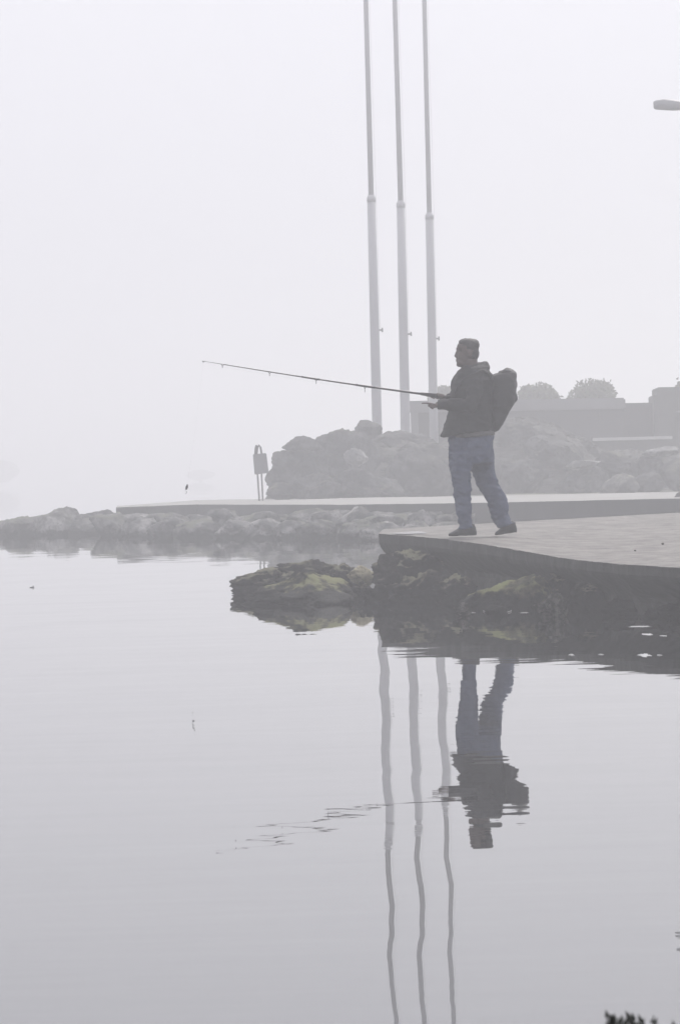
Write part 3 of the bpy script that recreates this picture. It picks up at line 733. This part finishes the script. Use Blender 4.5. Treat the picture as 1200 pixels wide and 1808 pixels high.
# jacket
bm = bmesh.new()
loftFB(bm, [(813, 649, 846, 640, .080, 0), (807, 656.5, 856, 647, .125, 0), (802.5, 662, 864, 655, .175, 0), (798.5, 669, 868, 662, .205, 0), (795, 680, 870.5, 674, .22, 0), (794, 694, 871, 690, .215, 0), (794.5, 710, 871, 706, .20, 0), (791.5, 728, 870, 724, .197, 0), (786, 744, 871, 741, .205, 0), (780.5, 758, 872, 751, .215, 0), (776.5, 770.5, 872.5, 759, .218, 0), (783, 771.5, 870, 760, .20, 0)], DM, 32)
tube(bm, [(Ls + Vector((-.01, .03, .0)), .075, .075), (Ls.lerp(Le, .5), .076, .072), (Le, .072, .066), (Le.lerp(Lw, .35), .068, .06), (Le.lerp(Lw, .8), .052, .05), (Le.lerp(Lw, 1.0), .045, .044)], 20)
ell(bm, Ls + Vector((-.01, .03, 0)), (.08, .07, .08)); ell(bm, Le, (.07, .066, .07))
tube(bm, [(Rs + Vector((-.01, -.03, .0)), .075, .075), (Rs.lerp(Re, .5), .076, .072), (Re, .072, .066), (Re.lerp(Rw, .5), .058, .056), (Re.lerp(Rw, .95), .046, .046)], 20)
ell(bm, Rs + Vector((-.01, -.03, 0)), (.08, .07, .08)); ell(bm, Re, (.07, .066, .07))
jk = fuse('jacket', bm, 0.0085, M_jacket, rt, 2, wrinkle=0.014, wscale=11, seed=1)
# front flap corner of the open jacket swings forward - slightly flared skirt of the coat
bm = bmesh.new()
loftFB(bm, [(792, 730, 812, 730, .10, -.10), (787, 746, 812, 747, .11, -.11), (781, 760, 812, 764, .11, -.12), (776.8, 771, 800, 772.5, .10, -.12)], DM, 20)
fuse('jacket_flap', bm, 0.008, M_jacket, jk, 2, wrinkle=0.006, wscale=12, seed=8).matrix_parent_inverse = Matrix.Translation(-rt.location)
# hood lying on the nape
bm = bmesh.new()
pts = []
for k in range(9):
    th = math.pi * (k / 8.0); dd = -.115 * math.cos(th); bx = 833 + 22 * math.sin(th); by = 654 - 6.5 * math.sin(th)
    pts.append((A(bx, by, dd), .030 + .020 * math.sin(th), .030))
tube(bm, pts, 14, side=Vector((0, 0, 1)))
ell(bm, A(854, 648, 0), (10.5 * K, .085, 10 * K))
fuse('hood', bm, 0.008, M_fleece, rt, 2, wrinkle=0.009, wscale=18, seed=3)

# shoes
def shoe(heel, toe, d, seed):
    """heel, toe: (px, sole py)"""
    sr = empty('shoe', (0, 0, 0)); C.objects.unlink(sr); bpy.data.objects.remove(sr)
    h = A(heel[0], heel[1], d); t_ = A(toe[0], toe[1], d); ax = (t_ - h).normalized(); L = (t_ - h).length; up = Vector((0, 0, 1))
    side = Vector((0, 1, 0))
    bm = bmesh.new()
    prof = [(0.0, .045, .028), (0.06, .105, .036), (0.2, .118, .038), (0.36, .105, .038), (0.5, .095, .042), (0.68, .070, .048), (0.85, .045, .044), (0.96, .032, .030), (1.0, .02, .016)]
    rings = []
    for f, hh, ww in prof:
        c = h + ax * (L * f); ring = []
        for k in range(16):
            th = 2 * math.pi * k / 16; y_ = ww * math.cos(th); z_ = hh * .5 + hh * .5 * math.sin(th)
            ring.append(bm.verts.new(c + side * y_ + up * (z_ + .018)))
        rings.append(ring)
    for i in range(len(rings) - 1):
        for k in range(16): bm.faces.new((rings[i][k], rings[i][(k + 1) % 16], rings[i + 1][(k + 1) % 16], rings[i + 1][k]))
    bm.faces.new(rings[0]); bm.faces.new(rings[-1][::-1])
    so_ = fuse('shoe', bm, 0.006, M_shoe, rt, 2, wrinkle=0.003, wscale=24, seed=seed)
    bm = bmesh.new(); lo, up_ = [], []
    for k in range(28):
        th = 2 * math.pi * k / 28; x = .5 + .53 * math.cos(th); wd = (.040 if math.cos(th) < -.2 else .050) * math.sin(th)
        c = h + ax * (L * x) + side * wd; up_.append(bm.verts.new(c + up * .028)); lo.append(bm.verts.new(c + up * 0.001))
    for k in range(28): bm.faces.new((lo[k], lo[(k + 1) % 28], up_[(k + 1) % 28], up_[k]))
    bm.faces.new(lo[::-1]); bm.faces.new(up_)
    o = obj('sole', bm, M_sole, so_); o.matrix_parent_inverse = Matrix.Translation(-rt.location)
shoe((841, 948.5), (791, 950.5), LD, 5)
shoe((912, 943.5), (873, 948.5), RD, 9)

# ------------------------------------------------------------------ backpack
bp = empty('backpack', A(888, 762)); tag(bp, 'bulging black backpack worn on the back of the angler', 'backpack')
bm = bmesh.new()
loftFB(bm, [(872, 660.5, 905, 653, .10, 0), (867, 664, 909, 658, .14, 0), (866, 670, 911, 666, .155, 0), (867, 678, 911.5, 674, .16, 0), (867, 692, 911, 690, .165, 0), (867, 706, 911, 704, .165, 0), (867.5, 719, 905, 716, .165, 0), (868, 732, 897, 729, .155, 0), (868, 745, 891, 742, .15, 0), (869, 756, 886, 752, .14, 0), (871, 763, 880, 759, .10, 0)], DM, 28, 2.6)
fuse('main_bag', bm, 0.008, M_pack, bp, 2, wrinkle=0.010, wscale=11, seed=5)
bm = bmesh.new(); loftFB(bm, [(892, 651, 900, 650.5, .09, 0), (882, 656, 906, 655, .12, 0), (876, 661, 909, 660, .13, 0), (876, 668, 911, 666, .13, 0)], DM, 22)
ell(bm, A(901, 656.5, .0), (7 * K, .09, 5 * K)); ell(bm, A(895, 652.5, -.03), (4.5 * K, .05, 3 * K)); ell(bm, A(907, 662, .02), (5 * K, .07, 6 * K)); fuse('top_lid', bm, 0.007, M_pack, bp, 2, wrinkle=0.006, wscale=16, seed=2)
bm = bmesh.new(); ell(bm, A(905, 700), (7.5 * K, .10, 12 * K)); ell(bm, A(909, 704, -.02), (4.5 * K, .05, 3.5 * K)); fuse('outer_pocket', bm, 0.007, M_pack, bp, 2, wrinkle=0.006, wscale=16, seed=7)
bm = bmesh.new(); tube(bm, [(A(x, y, d), .006, .012) for x, y, d in ((879, 660, -.03), (881, 656, -.03), (885, 655, -.02), (889, 657, -.02))], 8); obj('carry_loop', bm, M_pack, bp)
for sg in (-1, 1):
    bm = bmesh.new(); pts = [(870, 672, .13), (864, 659, .14), (852, 653, .145), (836, 659, .15), (818, 668, .165), (806, 684, .19), (801, 700, .205)]
    if sg > 0: pass
    tube(bm, [(A(x, y, sg * d), .008, .03) for x, y, d in pts], 10, side=Vector((0, 1, 0))); obj('shoulder_strap', bm, M_pack, bp)

# ------------------------------------------------------------------ fishing rod
fr0 = empty('fishing_rod', rod_but); tag(fr0, 'long dark spinning rod held out over the water by the angler', 'fishing rod')
def seg(name, f0, f1, r0, r1, m_, parent=fr0, n=14, steps=8):
    bm = bmesh.new(); tube(bm, [(rod_bend(f0 + (f1 - f0) * i / steps), (r0 + (r1 - r0) * i / steps) * 1.3, (r0 + (r1 - r0) * i / steps) * 1.3) for i in range(steps + 1)], n); return obj(name, bm, m_, parent)
PXF = lambda px: (812 - px) / 455.0
seg('butt_grip', 0, PXF(786), .014, .014, M_cork)
seg('reel_seat', PXF(786), PXF(768), .011, .011, M_rod)
seg('fore_grip', PXF(768), PXF(741), .016, .010, M_cork)
seg('butt_section', PXF(741), PXF(640), .0085, .0065, M_rod, steps=12)
seg('ferrule', PXF(660), PXF(626), .0085, .0075, M_rod)
seg('middle_section', PXF(640), PXF(530), .0062, .0050, M_rod, steps=12)
seg('ferrule', PXF(562), PXF(530), .0072, .0062, M_rod)
seg('tip_section', PXF(530), PXF(395), .0048, .0030, M_rod, steps=12)
seg('tip_section', PXF(395), 1.0, .0026, .0014, mat('pale_rod_tip', (0.2, 0.2, 0.2), .5, .1, 30))
gpts = []
for i, px in enumerate((641.5, 555.6, 474, 392, 359)):
    c = rod_at_px(px); rg = (.020, .015, .012, .010, .006)[i]; drop = (.036, .030, .026, .024, .008)[i]
    bm = bmesh.new(); gc = c + Vector((0, 0, -drop))
    tube(bm, [(c + Vector((.02, 0, 0)), .0022, .0022), (gc + Vector((0, 0, rg * .6)), .0022, .0022)], 6); tube(bm, [(c + Vector((-.012, 0, 0)), .0022, .0022), (gc + Vector((0, 0, rg * .6)), .0022, .0022)], 6)
    pr = [(gc + Vector((0, rg * math.cos(a_), rg * math.sin(a_))), .0028, .0028) for a_ in [2 * math.pi * k / 14 for k in range(15)]]
    tube(bm, pr, 6, side=Vector((1, 0, 0)), cap=False); obj('line_guide', bm, M_metal, fr0); gpts.append(gc)
# reel below the seat
rc = seat + Vector((0, -.02, -.085))
bm = bmesh.new(); tube(bm, [(seat + Vector((0, 0, -.008)), .012, .008), (seat + Vector((.004, -.01, -.045)), .006, .006), (rc + Vector((.01, 0, .03)), .012, .010)], 10); ell(bm, rc + Vector((.012, 0, 0)), (.030, .022, .030), None, 16)
reel = fuse('reel', bm, 0.003, M_metal, fr0, 2)
ip = Matrix.Translation(-fr0.location)
bm = bmesh.new(); tube(bm, [(rc + Vector((-.012, 0, .004)), .030, .030), (rc + Vector((-.022, 0, .004)), .026, .026), (rc + Vector((-.045, 0, .006)), .026, .026), (rc + Vector((-.055, 0, .007)), .030, .030), (rc + Vector((-.060, 0, .007)), .012, .012)], 20); obj('spool', bm, M_reelm, reel).matrix_parent_inverse = ip
bm = bmesh.new(); tube(bm, [(rc + Vector((-.03, .034 * math.cos(a_), .006 + .036 * math.sin(a_))), .0018, .0018) for a_ in [math.pi * (.05 + .9 * k / 12) for k in range(13)]], 6, side=Vector((1, 0, 0))); obj('bail_wire', bm, M_reelm, reel).matrix_parent_inverse = ip
bm = bmesh.new(); tube(bm, [(rc + Vector((.012, -.02, 0)), .005, .005), (rc + Vector((.012, -.045, 0)), .005, .005), (knob + Vector((.0, .045, 0)), .004, .004), (knob + Vector((0, .03, 0)), .004, .004)], 8); tube(bm, [(knob + Vector((0, .032, 0)), .008, .008), (knob + Vector((0, -.02, 0)), .009, .009)], 10, side=Vector((0, 0, 1))); obj('crank_handle', bm, M_metal, reel).matrix_parent_inverse = ip
lp = [rc + Vector((-.05, 0, .03))] + gpts
lure_top = at(330.2, 855, DM - 0.85)
bm = bmesh.new(); tube(bm, [(q, .00025, .00025) for q in lp], 5); obj('line', bm, M_line, fr0)

lr = empty('fishing_lure', lure_top); tag(lr, 'tiny dark lure dangling on its line above the water left of the rod tip', 'lure')
bm = bmesh.new(); tube(bm, [(lure_top + Vector(v) * .85, r * .8, r * .65) for v, r in (((0.004, 0, 0), .004), ((0.003, 0, -.012), .010), ((-.002, 0, -.03), .014), ((-.008, 0, -.048), .012), ((-.013, 0, -.062), .004))], 12); obj('lure_body', bm, M_metal, lr)
bm = bmesh.new(); hk = lure_top + Vector((-.013, 0, -.062)); tube(bm, [(hk + Vector((.010 * math.sin(a_), 0, -.012 + .010 * math.cos(a_))), .0016, .0016) for a_ in [k * .5 for k in range(9)]], 6); obj('hook', bm, M_metal, lr)
bm = bmesh.new(); tube(bm, [(gpts[-1], .00025, .00025), (gpts[-1].lerp(lure_top, .5) + Vector((.01, 0, 0)), .00025, .00025), (lure_top + Vector((.004, 0, 0)), .00025, .00025)], 5); obj('leader_line', bm, M_line, lr)

# ------------------------------------------------------------------ little things on the water
def ring(name, px, py, rx, ry, rr, label, m_=M_foam, frac=1.0):
    c = onz(px, py, 0.004); bm = bmesh.new(); n = 40
    tube(bm, [(c + Vector((rx * math.cos(a_), ry * math.sin(a_), 0)) * (1 + .06 * noise.noise(Vector((a_ * 2, px, 0)))), rr, rr) for a_ in [2 * math.pi * frac * k / n for k in range(n + 1)]], 6, side=Vector((0, 0, 1)), cap=False)
    return tag(obj(name, bm, m_), label, 'foam')
c = onz(877, 1079, 0.0)
bm = bmesh.new(); n = 44; pts = []
for k in range(n + 1):
    a_ = 2 * math.pi * k / n
    pts.append((c + Vector((.115 * math.cos(a_), .62 * math.sin(a_), .006 + .0)), .005 + .004 * noise.noise(Vector((a_ * 3, 0, 1))), .004))
tube(bm, pts, 6, side=Vector((0, 0, 1)), cap=False)
tag(obj('foam_ring', bm, M_foam), 'thin pale ring of foam round the small awash stone', 'foam')
FGP = 'white flecks floating beside the near quay'
fl_ = [(1128, 1105.5, 34, 2, 'long white streak of foam floating closest to the quay face at the right'),
       (1141, 1119.5, 18, 3.5, 'short slanted foam fleck just below the long white streak'),
       (1137, 1156, 22, 6, 'largest bright foam fleck, lowest of those beside the quay'),
       (1163, 1156, 9, 2, 'faint foam speck right of the largest bright fleck'),
       (1008, 1155.5, 10, 3, 'faint foam speck right of the angler reflection near the edge of the quay reflection'),
       (1060, 1155, 9, 2, 'faint foam speck midway between two brighter ones'),
       (1170, 1122, 14, 2.5, 'faint grey foam smear near the right edge'),
       (925, 1081, 14, 1.6, 'thin foam line left of the barnacled stone'),
       (832, 1081, 14, 1.6, 'thin foam line at the left foot of the mossy boulder')]
for i, (px, py, wv, hv, lab) in enumerate(fl_):
    a, b = onz(px, py - hv / 2, .004), onz(px, py + hv / 2, .004); c = (a + b) / 2; s_ = c.y / FPX; rnd = random.Random(i)
    bm = bmesh.new()
    vs = []; n = 26; top = bm.verts.new(c + Vector((0, 0, .002)))
    for k in range(n):
        th = 2 * math.pi * k / n; j = 1 + .8 * noise.noise(Vector((math.cos(th) * 3, math.sin(th) * 3, i * 7.3 + 1.1)))
        vs.append(bm.verts.new(c + Vector((wv * s_ / 2 * math.cos(th) * j, (a.y - b.y) / 2 * math.sin(th) * j, -.002))))
    for k in range(n): bm.faces.new((top, vs[k], vs[(k + 1) % n]))
    tag(obj('foam_fleck', bm, M_foam if wv > 16 else M_foam2), lab, 'foam', FGP)
def feather(px, py, wv, lab):
    c = onz(px, py, .006); s_ = c.y / FPX; bm = bmesh.new(); ell(bm, c, (wv * s_ / 2, .03, .008), None, 12); ell(bm, c + Vector((wv * s_ * .2, 0, .008)), (wv * s_ * .2, .02, .01), None, 10)
    tag(obj('floating_feather', bm, M_feather), lab, 'feather')
feather(57, 1036.5, 9, 'tiny grey feather floating on the open water at the far left')

M_puddle = bpy.data.materials.new('rain_puddle'); M_puddle.use_nodes = True; p = M_puddle.node_tree.nodes['Principled BSDF']
p.inputs['Base Color'].default_value = (0.10, 0.09, 0.08, 1); p.inputs['Roughness'].default_value = 0.22
for i, (px, py, wv, dl, lab) in enumerate(((728, 942.0, 64, .45, 'thin bright puddle on the quay edge left of the angler'), (862, 942, 40, .5, 'bright puddle between and behind the feet of the angler'), (945, 937, 44, .45, 'thin bright puddle on the deck right of the angler'))):
    c = deck_z(px, py); s_ = c.y / FPX; bm = bmesh.new(); vs = []
    for k in range(36):
        th = 2 * math.pi * k / 36; j = 1 + .55 * noise.noise(Vector((math.cos(th) * 1.6, math.sin(th) * 1.6, i * 3.3)))
        q = c + Vector((wv * s_ / 2 * math.cos(th) * j, dl * math.sin(th) * j, 0)); vs.append(q)
    slope = 0.0085
    bm.faces.new([bm.verts.new(q + Vector((0, 0, .008 + (q.y - c.y) * slope))) for q in vs])
    tag(obj('puddle', bm, M_puddle, smooth=False), lab, 'puddle', 'puddles on the near quay deck')
for (px, py, wv, hv, sd_, lab) in ((1188, 996, 30, 6, 61, 'flat dark scrap of weed on the deck edge at the far right'), (1169, 961, 5, 4, 62, 'tiny dark pebble on the right part of the deck'), (1120, 973, 4, 3, 63, 'tiniest dark pebble in the middle of the deck')):
    c = deck_z(px, py); k = c.y / FPX
    o = boulder('pebble', c + Vector((0, 0, hv * k * .3)), (wv * k / 2, wv * k / 2, hv * k / 2), M_rock_near, sd_, 3); tag(o, lab, 'pebble')

# ------------------------------------------------------------------ dark plant just below the camera at the lower right
def shore_plant(px0, px1, py, D, lab, seed, n, dz=0.0):
    rnd = random.Random(seed); a, b = at(px0, py, D), at(px1, py, D); c = (a + b) / 2
    rt_ = empty('shore_plant', (c.x, c.y, .3)); tag(rt_, lab, 'plant')
    bm = bmesh.new(); b2 = bmesh.new()
    for i in range(n):
        x = rnd.uniform(a.x, b.x); y = c.y + rnd.uniform(-.02, .02); zt = c.z - rnd.uniform(0, .012) - dz
        root = Vector((c.x + (x - c.x) * .5, y, .3)); tip = Vector((x, y, zt)); mid = root.lerp(tip, .6) + Vector((rnd.uniform(-.004, .004), 0, 0))
        tube(b2, [(root, .0016, .0016), (mid, .0012, .0012), (tip, .0006, .0006)], 5)
        for k in range(46):
            p_ = mid.lerp(tip, k / 45.0 * .98); d = Vector((rnd.gauss(0, .55), rnd.gauss(0, 1) * .5, abs(rnd.gauss(0.6, 1.1)))).normalized(); w_ = d.cross(Vector((0, 1, 0))).normalized() * .0018
            bm.faces.new([bm.verts.new(p_), bm.verts.new(p_ + d * .003 + w_), bm.verts.new(p_ + d * .008), bm.verts.new(p_ + d * .003 - w_)])
    me = bpy.data.meshes.new('leaves'); bm.to_mesh(me); bm.free(); link('leaves', me, M_weed, rt_, False); obj('stems', b2, M_weed, rt_)
shore_plant(1069, 1130, 1790, 3.4, 'dark leafy plant poking up from the bottom edge at the lower right', 1, 26)
shore_plant(1144, 1156, 1797, 3.4, 'single dark stem right beside the leafy plant at the bottom edge', 2, 4)
shore_plant(1188, 1194, 1803, 3.4, 'tiny dark shoot tip at the bottom right corner', 3, 3)
bo = boulder('boulder', Vector((.30, 3.4, .05)), (.5, .35, .32), M_rock_near, 77, 4); tag(bo, 'dark shore boulder below the view carrying the plants', 'boulder')

# ------------------------------------------------------------------ haze
mh = bpy.data.materials.new('fog_air'); mh.use_nodes = True; t = mh.node_tree; t.nodes.clear()
o_ = t.nodes.new('ShaderNodeOutputMaterial'); pv = t.nodes.new('ShaderNodeVolumePrincipled')
pv.inputs['Color'].default_value = (0.975, 0.975, 1.0, 1); pv.inputs['Density'].default_value = 0.0058; pv.inputs['Anisotropy'].default_value = 0.25
t.links.new(pv.outputs[0], o_.inputs['Volume'])
bm = bmesh.new(); box(bm, (0, 722, 7.6), (1240, 1600, 17.2))
tag(obj('haze', bm, mh, smooth=False), 'even pale fog', kind='stuff')
